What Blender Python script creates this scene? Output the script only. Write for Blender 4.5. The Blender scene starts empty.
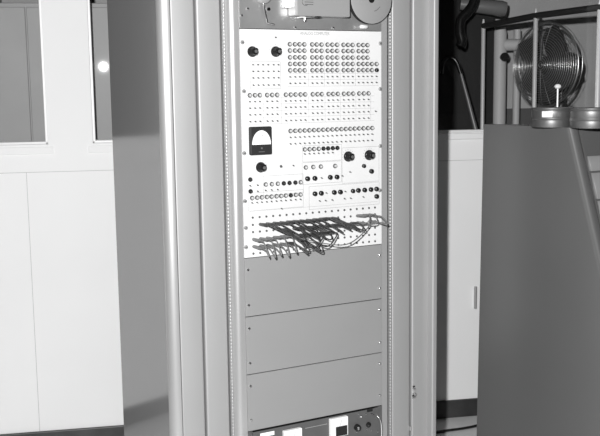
import bpy, bmesh, math, random
from mathutils import Vector, Matrix
random.seed(7)
PI = math.pi
S = bpy.context.scene
COL = S.collection

# ------------------------------------------------------------------ camera
F = 950.0
CAM = Vector((-1.15978, -2.51513, 1.55302))
FW = Vector((0.46834878, 0.87325492, -0.13444424)).normalized()
RT = Vector((0.88032939, -0.4741786, -0.01322184)).normalized()
UP = RT.cross(FW).normalized()
cd = bpy.data.cameras.new('camera')
cd.sensor_width = 36.0
cd.lens = F / 600.0 * 36.0
cd.clip_start = 0.05
cam = bpy.data.objects.new('camera', cd)
COL.objects.link(cam)
cam.matrix_world = Matrix(((RT.x, UP.x, -FW.x, CAM.x), (RT.y, UP.y, -FW.y, CAM.y), (RT.z, UP.z, -FW.z, CAM.z), (0, 0, 0, 1)))
S.camera = cam


def ray(px, py):
    return FW + RT * ((px - 300) / F) - UP * ((py - 218) / F)


def onY(px, py, Y=0.0):
    d = ray(px, py)
    return CAM + d * ((Y - CAM.y) / d.y)


def onX(px, py, X):
    d = ray(px, py)
    return CAM + d * ((X - CAM.x) / d.x)


def onZ(px, py, Z):
    d = ray(px, py)
    return CAM + d * ((Z - CAM.z) / d.z)


def at(px, py, depth):
    return CAM + ray(px, py) * depth


# ------------------------------------------------------------------ materials
def mat(name, v, rough=0.6, metal=0.0, spec=0.5, var=0.0, scale=6.0, bump=0.0, bscale=200.0, coat=0.0):
    m = bpy.data.materials.new(name)
    m.use_nodes = True
    nt = m.node_tree
    b = nt.nodes['Principled BSDF']
    b.inputs['Base Color'].default_value = (v, v, v, 1)
    b.inputs['Roughness'].default_value = rough
    b.inputs['Metallic'].default_value = metal
    b.inputs['Specular IOR Level'].default_value = spec
    b.inputs['Coat Weight'].default_value = coat
    tc = nt.nodes.new('ShaderNodeTexCoord')
    if var > 0:
        n = nt.nodes.new('ShaderNodeTexNoise')
        n.inputs['Scale'].default_value = scale
        n.inputs['Detail'].default_value = 5
        nt.links.new(tc.outputs['Object'], n.inputs['Vector'])
        r = nt.nodes.new('ShaderNodeValToRGB')
        lo, hi = v * (1 - var), min(1.0, v * (1 + var))
        r.color_ramp.elements[0].position = 0.3
        r.color_ramp.elements[1].position = 0.7
        r.color_ramp.elements[0].color = (lo, lo, lo, 1)
        r.color_ramp.elements[1].color = (hi, hi, hi, 1)
        nt.links.new(n.outputs['Fac'], r.inputs['Fac'])
        nt.links.new(r.outputs['Color'], b.inputs['Base Color'])
    if bump > 0:
        n = nt.nodes.new('ShaderNodeTexNoise')
        n.inputs['Scale'].default_value = bscale
        nt.links.new(tc.outputs['Object'], n.inputs['Vector'])
        bp = nt.nodes.new('ShaderNodeBump')
        bp.inputs['Strength'].default_value = bump
        bp.inputs['Distance'].default_value = 0.002
        nt.links.new(n.outputs['Fac'], bp.inputs['Height'])
        nt.links.new(bp.outputs['Normal'], b.inputs['Normal'])
    return m


def glass_mat(name, rough=0.0, ior=1.45, tint=1.0):
    m = bpy.data.materials.new(name)
    m.use_nodes = True
    nt = m.node_tree
    for n in list(nt.nodes):
        if n.type != 'OUTPUT_MATERIAL':
            nt.nodes.remove(n)
    out = [n for n in nt.nodes if n.type == 'OUTPUT_MATERIAL'][0]
    t = nt.nodes.new('ShaderNodeBsdfTransparent')
    t.inputs['Color'].default_value = (tint, tint, tint, 1)
    g = nt.nodes.new('ShaderNodeBsdfGlossy')
    g.inputs['Roughness'].default_value = rough
    fr = nt.nodes.new('ShaderNodeFresnel')
    fr.inputs['IOR'].default_value = ior
    mx = nt.nodes.new('ShaderNodeMixShader')
    nt.links.new(fr.outputs[0], mx.inputs[0])
    nt.links.new(t.outputs[0], mx.inputs[1])
    nt.links.new(g.outputs[0], mx.inputs[2])
    nt.links.new(mx.outputs[0], out.inputs['Surface'])
    return m


M = {
    'wall': mat('white_wall_paint', 0.86, 0.7, spec=0.25, var=0.02, scale=2.0),
    'seam': mat('wall_seam', 0.52, 0.7),
    'base': mat('dark_rubber_base', 0.035, 0.45, var=0.4, scale=9.0),
    'floor': mat('floor_tile', 0.72, 0.35, var=0.10, scale=5.0),
    'sash': mat('window_sash', 0.78, 0.35),
    'glass': glass_mat('window_glass', 0.012, 1.45, 0.96),
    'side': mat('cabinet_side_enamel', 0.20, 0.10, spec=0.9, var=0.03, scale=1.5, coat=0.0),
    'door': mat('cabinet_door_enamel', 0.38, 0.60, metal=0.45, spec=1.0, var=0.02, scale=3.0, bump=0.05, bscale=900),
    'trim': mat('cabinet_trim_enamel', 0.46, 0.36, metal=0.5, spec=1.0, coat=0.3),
    'dark': mat('cabinet_interior', 0.02, 0.8),
    'blank': mat('blank_panel_enamel', 0.29, 0.55, metal=0.2, spec=0.8, var=0.03, scale=4.0, bump=0.05, bscale=1200),
    'panel': mat('white_panel_enamel', 0.66, 0.4, spec=0.4, var=0.01),
    'print': mat('panel_print', 0.26, 0.6),
    'printd': mat('panel_print_dark', 0.10, 0.6),
    'lens': mat('lamp_lens', 0.42, 0.25, spec=0.7),
    'bezel': mat('lamp_bezel', 0.09, 0.35, metal=0.3),
    'black': mat('black_plastic', 0.012, 0.25, spec=0.5),
    'blackm': mat('black_matte', 0.012, 0.6),
    'metal': mat('worn_nickel', 0.40, 0.45, metal=0.5),
    'chrome': mat('chrome', 0.75, 0.15, metal=1.0),
    'tog': mat('toggle_metal', 0.12, 0.5, metal=0.2),
    'meterface': mat('meter_face', 0.85, 0.5),
    'alu': mat('brushed_aluminium', 0.34, 0.36, metal=0.55, var=0.12, scale=14.0),
    'steel': mat('smooth_steel', 0.42, 0.35, metal=0.4, var=0.03),
    'lowpanel': mat('grey_instrument_panel', 0.09, 0.45, var=0.08, scale=20.0),
    'cordd': mat('dark_cord', 0.035, 0.5),
    'cordg': mat('grey_cord', 0.14, 0.5),
    'plugd': mat('dark_plug', 0.035, 0.35),
    'plugg': mat('grey_plug', 0.15, 0.4),
    'console': mat('console_enamel', 0.120, 0.27, spec=1.0, var=0.06, scale=1.2),
    'consolekey': mat('console_light_panel', 0.22, 0.4),
    'can': mat('film_can_metal', 0.26, 0.42, metal=0.8, var=0.08, scale=12.0),
    'paper': mat('paper_label', 0.85, 0.7),
    'pipe': mat('painted_pipe', 0.75, 0.5),
    'room': mat('room_wall_paint', 0.07, 0.7),
    'farwall': mat('next_room_wall', 0.66, 0.7, var=0.05),
    'farlight': mat('next_room_light_wall', 0.50, 0.6, var=0.08, scale=3.0),
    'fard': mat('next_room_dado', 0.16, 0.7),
    'ceil': mat('ceiling_paint', 0.10, 0.8),
    'wire': mat('fan_guard_wire', 0.85, 0.28, metal=0.9),
    'blade': mat('fan_blade', 0.10, 0.35, metal=0.2),
    'tube': mat('polished_tube', 0.92, 0.40, metal=0.3),
    'dulltube': mat('dull_tube', 0.22, 0.45, metal=0.4),
    'rail': mat('dark_rail', 0.03, 0.5),
    'cloth': mat('dim_cloth', 0.09, 0.9),
    'filecab': mat('filing_enamel', 0.42, 0.5, var=0.04),
}


# ------------------------------------------------------------------ mesh helpers
class MB:
    """collects shapes, then links them as one mesh object"""

    def __init__(self):
        self.bm = bmesh.new()

    def face(self, pts, mi=0):
        vs = [self.bm.verts.new(p) for p in pts]
        f = self.bm.faces.new(vs)
        f.material_index = mi
        return self

    def box(self, x0, x1, y0, y1, z0, z1, r=0.0, seg=2, mi=0):
        t = bmesh.new()
        bmesh.ops.create_cube(t, size=1.0)
        for v in t.verts:
            v.co = Vector(((x0 + x1) / 2 + v.co.x * (x1 - x0), (y0 + y1) / 2 + v.co.y * (y1 - y0), (z0 + z1) / 2 + v.co.z * (z1 - z0)))
        if r > 0:
            bmesh.ops.bevel(t, geom=list(t.edges), offset=r, segments=seg, profile=0.5, affect='EDGES')
        self.merge(t, mi)
        return self

    def merge(self, t, mi=0, mtx=None):
        vm = {}
        for v in t.verts:
            vm[v] = self.bm.verts.new(mtx @ v.co if mtx else v.co)
        for f in t.faces:
            try:
                nf = self.bm.faces.new([vm[v] for v in f.verts])
                nf.material_index = mi
                nf.smooth = f.smooth
            except ValueError:
                pass
        t.free()

    def prism(self, pts, z0, z1, mi=0, smooth=False):
        """pts: xy outline, extruded along z"""
        a = [self.bm.verts.new((x, y, z0)) for x, y in pts]
        b = [self.bm.verts.new((x, y, z1)) for x, y in pts]
        n = len(pts)
        for i in range(n):
            f = self.bm.faces.new((a[i], a[(i + 1) % n], b[(i + 1) % n], b[i]))
            f.smooth = smooth
            f.material_index = mi
        self.bm.faces.new(list(reversed(a))).material_index = mi
        self.bm.faces.new(b).material_index = mi
        return self

    def vbox(self, x0, x1, y0, y1, z0, z1, r, seg=6, mi=0, which='all'):
        """upright bar with rounded vertical edges; which: 'front' rounds only the -y edges"""
        pts = []

        def arc(cx, cy, a0):
            for k in range(seg + 1):
                a = a0 + k * (PI / 2) / seg
                pts.append((cx + r * math.cos(a), cy + r * math.sin(a)))
        arc(x0 + r, y0 + r, PI)
        arc(x1 - r, y0 + r, 1.5 * PI)
        if which == 'all':
            arc(x1 - r, y1 - r, 0)
            arc(x0 + r, y1 - r, PI / 2)
        else:
            pts.append((x1, y1))
            pts.append((x0, y1))
        return self.prism(pts, z0, z1, mi, True)

    def lathe(self, prof, o=(0, 0, 0), axis='-Y', n=16, mi=0, smooth=True, caps=True):
        """prof: list of (radius, distance along the axis)"""
        o = Vector(o)
        if isinstance(axis, str):
            ax = {'-Y': Vector((0, -1, 0)), 'Z': Vector((0, 0, 1)), 'X': Vector((1, 0, 0)), 'Y': Vector((0, 1, 0))}[axis]
        else:
            ax = Vector(axis).normalized()
        q = ax.to_track_quat('Z', 'Y')
        e1, e2 = q @ Vector((1, 0, 0)), q @ Vector((0, 1, 0))
        rings = []
        for (r, d) in prof:
            rings.append([self.bm.verts.new(o + ax * d + e1 * (r * math.cos(2 * PI * k / n)) + e2 * (r * math.sin(2 * PI * k / n))) for k in range(n)])
        for a, b in zip(rings, rings[1:]):
            for k in range(n):
                f = self.bm.faces.new((a[k], a[(k + 1) % n], b[(k + 1) % n], b[k]))
                f.smooth = smooth
                f.material_index = mi
        if caps:
            self.bm.faces.new(list(reversed(rings[0]))).material_index = mi
            self.bm.faces.new(rings[-1]).material_index = mi
        return self

    def tube(self, pts, r, n=8, mi=0, closed=False):
        pts = [Vector(p) for p in pts]
        m = len(pts)
        rings = []
        prev = None
        for i, p in enumerate(pts):
            if closed:
                t = (pts[(i + 1) % m] - pts[i - 1]).normalized()
            else:
                t = (pts[min(i + 1, m - 1)] - pts[max(i - 1, 0)]).normalized()
            if prev is None:
                h = Vector((0, 0, 1)) if abs(t.z) < 0.9 else Vector((1, 0, 0))
                e1 = t.cross(h).normalized()
            else:
                e1 = (prev - t * prev.dot(t)).normalized()
            prev = e1
            e2 = t.cross(e1)
            rr = r[i] if isinstance(r, (list, tuple)) else r
            rings.append([self.bm.verts.new(p + e1 * (rr * math.cos(2 * PI * k / n)) + e2 * (rr * math.sin(2 * PI * k / n))) for k in range(n)])
        pairs = list(zip(rings, rings[1:]))
        if closed:
            pairs.append((rings[-1], rings[0]))
        for a, b in pairs:
            for k in range(n):
                f = self.bm.faces.new((a[k], a[(k + 1) % n], b[(k + 1) % n], b[k]))
                f.smooth = True
                f.material_index = mi
        if not closed:
            self.bm.faces.new(list(reversed(rings[0]))).material_index = mi
            self.bm.faces.new(rings[-1]).material_index = mi
        return self

    def build(self, name, mats, parent=None, loc=(0, 0, 0), rz=0.0):
        bmesh.ops.recalc_face_normals(self.bm, faces=list(self.bm.faces))
        for e in self.bm.edges:
            if len(e.link_faces) == 2 and e.calc_face_angle(0) > 1.12:
                e.smooth = False
        me = bpy.data.meshes.new(name)
        self.bm.to_mesh(me)
        self.bm.free()
        if not isinstance(mats, (list, tuple)):
            mats = [mats]
        for m in mats:
            me.materials.append(M[m])
        o = bpy.data.objects.new(name, me)
        COL.objects.link(o)
        o.location = loc
        o.rotation_euler = (0, 0, rz)
        if parent:
            o.parent = parent
        return o


def spline(ctrl, k=8):
    P = [Vector(p) for p in ctrl]
    P = [P[0] * 2 - P[1]] + P + [P[-1] * 2 - P[-2]]
    out = []
    for i in range(1, len(P) - 2):
        a, b, c, d = P[i - 1:i + 3]
        for j in range(k):
            t = j / k
            out.append(0.5 * ((2 * b) + (c - a) * t + (2 * a - 5 * b + 4 * c - d) * t * t + (3 * b - 3 * c + d - a) * t ** 3))
    out.append(P[-2])
    return out


def tag(o, label=None, cat=None, group=None, kind=None):
    if label:
        o['label'] = label
    if cat:
        o['category'] = cat
    if group:
        o['group'] = group
    if kind:
        o['kind'] = kind
    return o


def thing(name, label, cat, loc=(0, 0, 0), rz=0.0, group=None):
    o = bpy.data.objects.new(name, None)
    o.empty_display_size = 0.1
    COL.objects.link(o)
    o.location = loc
    o.rotation_euler = (0, 0, rz)
    return tag(o, label, cat, group)


def struct(o):
    o['kind'] = 'structure'
    return o


# ------------------------------------------------------------------ the setting
# partition wall: local x runs along it, local y goes through it away from the camera
A = Vector((-0.445, 1.600, 0))
B = Vector((1.635, 0.940, 0))
WD = (B - A).normalized()
WRZ = math.atan2(WD.y, WD.x)
WN = Vector((-WD.y, WD.x, 0))          # away from the camera
WO = A.copy()


def onW(px, py, off=0.0):
    """pixel to wall coordinates (along, height) on the plane off metres behind the wall face"""
    d = ray(px, py)
    o = WO + WN * off
    t = (o - CAM).dot(WN) / d.dot(WN)
    p = CAM + d * t
    return (p - WO).dot(WD), p.z


HB = 0.085
CEIL = 3.1
WT = 0.10
SILL = onW(20, 145)[1]
SILLR = onW(456, 132.8)[1]
a_r = onW(43, 139)[0]
p1_l, p1_r = onW(-150, 100)[0], a_r + 0.02
p2_l, p2_r = onW(91, 100)[0], onW(250, 100)[0]
p3_l, p3_r = onW(420, 100)[0], onW(760, 100)[0]
ZS = SILL
ZT = 2.25
WL, WR = -4.5, 4.8
wins = [(-3.9, -2.75), (-2.62, onW(-150, 100)[0] - 0.13), (p1_l, p1_r), (p2_l, p2_r), (p3_l, p3_r)]


def wall_with_openings(wins, zs_list):
    m = MB()
    x = WL
    for (a, b), zs in zip(wins, zs_list):
        m.box(x, a, 0, WT, HB, CEIL)
        m.box(a, b, 0, WT, HB, zs)
        m.box(a, b, 0, WT, ZT, CEIL)
        x = b
    m.box(x, WR, 0, WT, HB, CEIL)
    return m


zs_list = [ZS, ZS, ZS, ZS, SILLR]
w = wall_with_openings(wins, zs_list)
# seams and rails of the panelled lower wall, shallow battens of the same paint and dark joints
zr = onW(80, 171)[1]
w.box(WL, p3_r, -0.0012, 0, zr - 0.0012, zr + 0.0012, mi=1)
zr2 = onW(40, 147)[1]
for (a, b) in wins[:4]:
    w.box(a - 0.02, b + 0.02, -0.006, 0, ZS - 0.040, ZS - 0.010, r=0.002)
w.box(p3_l - .05, p3_r + .05, -0.014, 0, SILLR - 0.03, SILLR - 0.003, r=0.003)
xs = onW(33, 300)[0]
w.box(xs - 0.0012, xs + 0.0012, -0.0012, 0, HB, zr, mi=1)
xs2 = onW(400, 300)[0]
w.box(xs2 - 0.0012, xs2 + 0.0012, -0.0012, 0, HB, zr, mi=1)
for px in ():
    q = onW(px, 60)[0]
    w.box(q - 0.001, q + 0.001, -0.0008, 0, ZS, ZT, mi=1) if px != 60 else None
struct(w.build('wall_back', ['wall', 'seam'], loc=WO, rz=WRZ))
b_ = MB().box(WL, WR, -0.012, WT, 0, HB, r=0.004)
struct(b_.build('baseboard_back', 'base', loc=WO, rz=WRZ))
struct(MB().box(-6, 8, -5.5, 8, -0.1, 0).build('floor', 'floor'))
for i, ((a, b), zs) in enumerate(zip(wins, zs_list)):
    root = struct(thing('window_%d' % (i + 1), None, None, loc=WO, rz=WRZ))
    f = MB()
    t, y0, y1 = 0.012, 0.012, 0.045
    f.box(a, b, y0, y1, zs, zs + t, r=0.003)
    f.box(a, b, y0, y1, ZT - t, ZT, r=0.003)
    f.box(a, a + t, y0, y1, zs, ZT, r=0.003)
    f.box(b - t, b, y0, y1, zs, ZT, r=0.003)
    if i == 4:
        pass
    f.build('window_frame', 'sash', root)
    MB().box(a + t, b - t, 0.026, 0.030, zs + t, ZT - t).build('window_pane', 'glass', root)

# the next room behind the partition
YFAR = 1.28
struct(MB().box(1.3, 6.5, YFAR, YFAR + 0.1, 0, CEIL).build('wall_next_room', 'farwall', loc=WO, rz=WRZ))
ZDADO = (CAM + ray(560, 107) * 5.95).z
struct(MB().box(1.3, 6.5, YFAR - 0.015, YFAR, 0, ZDADO).build('trim_1', 'fard', loc=WO, rz=WRZ))
struct(MB().box(0.0, 1.3, 0.95, 1.0, 0, CEIL).build('wall_next_room_left', 'farlight', loc=WO, rz=WRZ))
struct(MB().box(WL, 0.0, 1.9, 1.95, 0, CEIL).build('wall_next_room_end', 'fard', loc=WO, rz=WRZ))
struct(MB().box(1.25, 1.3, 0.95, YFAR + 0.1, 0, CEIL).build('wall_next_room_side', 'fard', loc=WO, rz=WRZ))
# shell of the room around the camera
struct(MB().box(-6, 8, -5.5, 8, CEIL, CEIL + 0.1).build('ceiling', 'ceil'))
struct(MB().box(-6, -5.9, -5.5, 8, 0, CEIL).build('wall_left', 'room'))
struct(MB().box(7.9, 8, -5.5, 8, 0, CEIL).build('wall_right', 'room'))
struct(MB().box(-6, 8, -5.5, -5.4, 0, CEIL).build('wall_front', 'room'))

# ------------------------------------------------------------------ the equipment cabinet
XL, XR = -0.240, 0.706          # outer sides
YB = 0.466                      # rear
YD = 0.030                      # door skin plane
HT = 2.16
cab = thing('equipment_cabinet', 'tall grey steel equipment cabinet with rounded bright corner posts, holding all the rack panels', 'cabinet', (XL + 0.48, 0.25, 0))
cx, cy = XL + 0.48, 0.25


def cpart(mb, name, mats):
    o = mb.build(name, mats, cab)
    o.location = (-cx, -cy, 0)
    return o


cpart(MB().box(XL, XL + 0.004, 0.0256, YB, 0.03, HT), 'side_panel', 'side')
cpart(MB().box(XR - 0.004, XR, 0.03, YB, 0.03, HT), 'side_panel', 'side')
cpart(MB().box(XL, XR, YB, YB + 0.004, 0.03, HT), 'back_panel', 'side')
cpart(MB().box(XL, XR, 0.03, YB, HT, HT + 0.012), 'top_panel', 'side')
cpart(MB().box(XL + 0.01, XR - 0.01, 0.02, YB - 0.01, 0.0, 0.08), 'plinth', 'dark')
def rounded_left(x0, x1, y0, y1, rx, ry, n=10):
    pts = [(x0 + rx - rx * math.cos(PI / 2 * k / n), y0 + ry - ry * math.sin(PI / 2 * k / n)) for k in range(n + 1)]
    return pts + [(x1, y0), (x1, y1), (x0, y1)]


cpart(MB().prism(rounded_left(XL, XL + 0.031, 0.0, 0.0255, 0.029, 0.0245), 0.03, HT, 0, True), 'corner_post', 'trim')
cpart(MB().vbox(XR - 0.020, XR, 0.002, 0.05, 0.03, HT, 0.005, which='front'), 'corner_post', 'door')
cpart(MB().box(XL + 0.01, XR - 0.01, 0.052, 0.056, 0.08, HT), 'inner_frame', 'dark')


def XY(px, Y):
    return onY(px, 218, Y).x


pan = [(XY(176.2, YD), XY(200.0, YD)), (XY(201.8, YD), XY(225.2, YD)), (XY(392, YD), XY(410.3, YD)), (XY(412.3, YD), XY(430.4, YD))]
for k, (a, b) in enumerate(pan):
    cpart(MB().vbox(a, b, YD, YD + 0.02, 0.085, HT - 0.005, 0.006, seg=5, which='front'), 'door_panel', 'door')
# piano hinges: knuckled strips
for hx in (XY(228.0, YD), XY(389.8, YD)):
    m = MB()
    z = 0.10
    while z < HT - 0.02:
        m.lathe([(0.0034, 0), (0.0040, 0.001), (0.0040, 0.0085), (0.0034, 0.0095)], (hx, YD - 0.002, z), 'Z', n=8)
        z += 0.0105
    m.box(hx - 0.005, hx + 0.005, YD, YD + 0.018, 0.10, HT - 0.02)
    cpart(m, 'piano_hinge', 'metal')
# the raised centre frame the panels are bolted to
FLX0, FLX1 = -0.034, 0.0
FRX0, FRX1 = 0.4826, 0.5085
cpart(MB().prism(rounded_left(-0.036, 0.0, 0.0, 0.05, 0.022, 0.026), 0.03, HT, 0, True), 'rack_upright', 'trim')
m = MB()
m.prism([(FRX0, 0.0), (FRX1 - 0.004, 0.0), (FRX1, 0.004), (FRX1, 0.05), (FRX0, 0.05)], 0.03, HT)
cpart(m, 'rack_upright', 'door')
# latch on the right door
lp = onY(413.6, 392, YD)
m = MB()
m.lathe([(0.0045, 0), (0.0045, 0.006), (0.003, 0.008)], (lp.x, YD, lp.z + 0.014), '-Y', n=12)
m.lathe([(0.006, 0), (0.006, 0.008), (0.004, 0.010)], (lp.x + 0.002, YD, lp.z - 0.006), '-Y', n=12)
m.box(lp.x - 0.006, lp.x + 0.008, YD - 0.004, YD, lp.z - 0.022, lp.z - 0.016, r=0.001)
cpart(m, 'door_latch', 'chrome')
m = MB()
m.box(lp.x - 0.004, lp.x + 0.004, YD - 0.003, YD, lp.z + 0.018, lp.z + 0.0215)
cpart(MB().box(lp.x - 0.006, lp.x + 0.006, YD - 0.003, YD, lp.z - 0.014, lp.z - 0.010), 'latch_slot', 'black')
cpart(m, 'latch_slot', 'black')
lq = onY(409.5, 427, YD)
cpart(MB().box(lq.x - 0.002, lq.x + 0.004, YD - 0.006, YD, lq.z - 0.012, lq.z + 0.004, r=0.001), 'door_pull', 'chrome')

# ------------------------------------------------------------------ patch panel
ZB = 1.06
U4 = 0.1778
ZP = ZB + 0.6668
PW = 0.4826
pp = thing('control_panel', 'white control panel crowded with lamps, knobs, switches and patch jacks', 'control panel', (PW / 2, 0, ZB))
OFF = Vector((PW / 2, 0, ZB))


def ppart(mb, name, mats, stuff=False):
    o = mb.build(name, mats, pp)
    o.location = -OFF
    if stuff:
        o['kind'] = 'stuff'
    return o


def Q(px, py):
    p = onY(px, py, -0.006)
    return p.x, p.z


plate = MB()
plate.box(0.0005, PW - 0.0005, -0.003, 0.002, ZB + 0.0008, ZP - 0.0008, r=0.0006, seg=1)


def line(x0, z0, x1, z1, w=0.0008, mi=1, y=-0.0032):
    if abs(x1 - x0) > abs(z1 - z0):
        plate.box(x0, x1, y, -0.002, z0 - w / 2, z0 + w / 2, mi=mi)
    else:
        plate.box(x0 - w / 2, x0 + w / 2, y, -0.002, z0, z1, mi=mi)


def rect(pxa, pya, pxb, pyb, w=0.0008):
    """outline printed on the plate, from its upper left and its lower right corner"""
    x0, z1 = Q(pxa, pya)
    x1, z0 = Q(pxb, pyb)
    line(x0, z0, x1, z0, w)
    line(x0, z1, x1, z1, w)
    line(x0, z0, x0, z1, w)
    line(x1, z0, x1, z1, w)


def zrow(xl, yl, xr, yr):
    return (Q(xl, yl)[1] + Q(xr, yr)[1]) / 2


def cols(xs, y):
    return [Q(x, y)[0] for x in xs]


lamps, toggles, jacks, knobs, buttons = [], [], [], [], []

g18 = [290, 295.1, 299.7, 304.5, 312.3, 316.9, 321.7, 327.7, 332.4, 337.2, 343.6, 348.1, 352.7, 358.7, 363.3, 367.6, 372, 376.7]
c18 = cols(g18, 45)
g23 = [250, 255.1, 260, 267.3, 272.3, 277.3, 286, 290.9, 295.7, 300.7, 305.3, 312.9, 317.6, 322, 328.7, 333.3, 338, 344, 348.7, 353.3, 359.3, 364, 368.7]
c23 = cols(g23, 94)
for r_, (yl, yr) in enumerate([(44.4, 44.9), (50.8, 50.9), (57.5, 57.5), (64, 63.9), (70.4, 70.1)]):
    z = zrow(290, yl, 368, yr)
    for k, x in enumerate(c18 if r_ > 2 else c18[:16]):
        if r_ == 4 and k == 17:
            buttons.append((x, z, 0.0062))
        else:
            lamps.append((x, z, 0))
for yl, yr in [(77, 76.2), (83.5, 82.3)]:
    z = zrow(290, yl, 376, yr)
    for x in c18:
        toggles.append((x, z, 1))
z = zrow(250, 95.2, 368.7, 93.4)
for x in c23:
    lamps.append((x, z, 0))
for yl, yr in [(101.2, 99.8), (107.8, 105.8), (114.7, 111.8), (121.2, 118.5)]:
    z = zrow(250, yl, 368.7, yr)
    for x in c23:
        toggles.append((x, z, 1))
c6 = cols([253.3, 258.3, 263.3, 268.4, 273.9, 278.7], 65)
for y in (64.7, 71.3, 77.8, 85):
    z = Q(266, y)[1]
    for x in c6:
        toggles.append((x, z, 1))
x0, x1 = Q(290.7, 131)[0], Q(372.4, 128)[0]
c19 = [x0 + (x1 - x0) * i / 17.5 for i in range(0, 18)] + [x1]
c19 = [x0 + (x1 - x0) * i / 18 for i in range(19)]
z = zrow(290.7, 131, 372.4, 128)
for x in c19:
    lamps.append((x, z, 0))
for yl, yr in [(137.2, 134.3), (143.9, 140.3)]:
    z = zrow(290.7, yl, 372.4, yr)
    for x in c19:
        toggles.append((x, z, 1))
z = zrow(305, 149.4, 337.6, 148)
for k, x in enumerate(cols([305, 309.7, 314.2, 318.9, 323.7, 328.3, 333, 337.6], 149)):
    lamps.append((x, z, 1 if k > 3 else 0))
z = zrow(305, 154, 333, 152.6)
for x in cols([305, 309.7, 314.2, 318.9, 323.7, 328.3, 333], 149):
    toggles.append((x, z, 1))
z = zrow(266, 184.4, 300.9, 182.4)
for k, x in enumerate(cols([266, 272, 278, 284, 289.7, 295.6, 300.9], 183.5)):
    lamps.append((x, z, 1 if 3 <= k <= 5 else 0))
for x in cols([266, 272, 278], 190):
    toggles.append((x, Q(272, 190)[1], 1))
z = zrow(252.3, 198, 300.7, 194.6)
c11 = cols([252.3, 257.3, 262, 267, 271.7, 276.7, 281.3, 286, 291, 296, 300.7], 196.5)
for k, x in enumerate(c11):
    lamps.append((x, z, 1 if k == 8 else 0))
z = zrow(252.3, 203, 300.7, 199.3)
for x in c11:
    toggles.append((x, z, 1))
for (x, y) in [(306, 167.5), (313.4, 167), (321, 166.6), (335.3, 166)]:
    lamps.append((*Q(x, y), 0))
lamps.append((*Q(250.5, 179.6), 1))
lamps.append((*Q(250.8, 191.4), 1))
for (x, y) in [(293.7, 165.6), (276, 37.3), (376, 111.3), (350.4, 172), (322, 178), (342.7, 175.9), (250.4, 185.8), (258, 185.2), (258, 191.3), (282, 208.7),
               (326.7, 193), (345.6, 191.5), (320, 201), (326, 200.6), (332.6, 200), (345, 198.7), (351, 198.3), (363.6, 197)]:
    toggles.append((*Q(x, y), 1))
toggles.append((*Q(281.3, 166.4), 2))
for (x, y, r) in [(307.6, 178.7, 0.0075), (314.9, 178.3, 0.0075), (330.3, 177.3, 0.0075), (337, 177, 0.0075), (364, 166, 0.0062), (371.6, 171.3, 0.0075),
                  (315, 193.8, 0.0075), (321.3, 193.2, 0.0075), (334.3, 192.4, 0.0075), (340.4, 192, 0.0075), (353, 191, 0.0068), (358.4, 190.4, 0.0075),
                  (364.7, 190, 0.0075), (371, 189.5, 0.0075), (376.6, 189, 0.0075), (376.7, 196.4, 0.0075)]:
    buttons.append((*Q(x, y), r))
# knobs
KN = [(252.6, 51.6, 0.0135), (276.0, 51.6, 0.0135), (261.0, 167.3, 0.0135), (348.6, 156.5, 0.0140), (369.4, 155.1, 0.0140)]
# jack field
jx0, jx1 = Q(253, 217.6)[0], Q(375.3, 207.7)[0]
JX = [jx0 + (jx1 - jx0) * i / 19 for i in range(20)]
jz0 = zrow(253, 217.6, 375.3, 207.7)
jz5 = zrow(254, 254, 375.3, 241)
JZ = [jz0 + (jz5 - jz0) * i / 5 for i in range(6)]
for zz in JZ:
    for x in JX:
        jacks.append((x, zz))

# printed outlines and legends on the plate
for c, rows in ((c18, [(290, 73.5), (290, 79.8), (290, 86.5)]),):
    for (_, y) in rows:
        line(c[0] - .008, Q(290, y)[1], c[-1] + .008, Q(290, y)[1], 0.0006)
zz = [Q(250, y)[1] for y in (98.0, 104.4, 111.2, 118, 124.5)]
for v in zz:
    line(c23[0] - .008, v, c23[-1] + .022, v, 0.0006)
for v in (c23[0] - .009, (c23[2] + c23[3]) / 2, (c23[5] + c23[6]) / 2, (c23[10] + c23[11]) / 2, (c23[13] + c23[14]) / 2, (c23[16] + c23[17]) / 2, (c23[19] + c23[20]) / 2, c23[-1] + .009):
    line(v, zz[-1], v, zz[0], 0.0006)
for v in (c18[3] + c18[4], c18[6] + c18[7], c18[9] + c18[10], c18[12] + c18[13]):
    line(v / 2, Q(290, 86.5)[1], v / 2, Q(290, 40)[1], 0.0006)
rect(250.5, 61.5, 281.3, 88.5)
rect(303, 146, 342, 160)
rect(263.5, 176.3, 303.8, 192.8)
rect(248.5, 193.4, 303.8, 206.8)
rect(302.5, 163, 342, 182)
rect(309.5, 186.8, 379.7, 204)
rect(342.5, 148, 379.5, 181)
line(Q(250, 211.5)[0], Q(250, 211.7)[1], Q(378, 200)[0], Q(250, 211.7)[1], 0.0006)
for (x, z, k) in toggles:
    if k == 1:
        plate.box(x - 0.0048, x - 0.0012, -0.0032, -0.002, z + 0.0012, z + 0.0020, mi=1)
        plate.box(x + 0.0040, x + 0.0052, -0.0032, -0.002, z - 0.0052, z - 0.0042, mi=1)
for j, (x, z, k) in enumerate(lamps):
    if j % 2 == 0:
        plate.box(x - 0.002, x + 0.0025, -0.0032, -0.002, z - 0.0088, z - 0.0082, mi=1)
# dial scale ticks around the knobs
for (kx, ky, kr) in KN:
    x, z = Q(kx, ky)
    for i in range(11):
        a = math.radians(210 - i * 24)
        px_, pz_ = x + 0.021 * math.cos(a), z + 0.021 * math.sin(a)
        plate.box(px_ - 0.0009, px_ + 0.0009, -0.0032, -0.002, pz_ - 0.0009, pz_ + 0.0009, mi=1)
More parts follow.
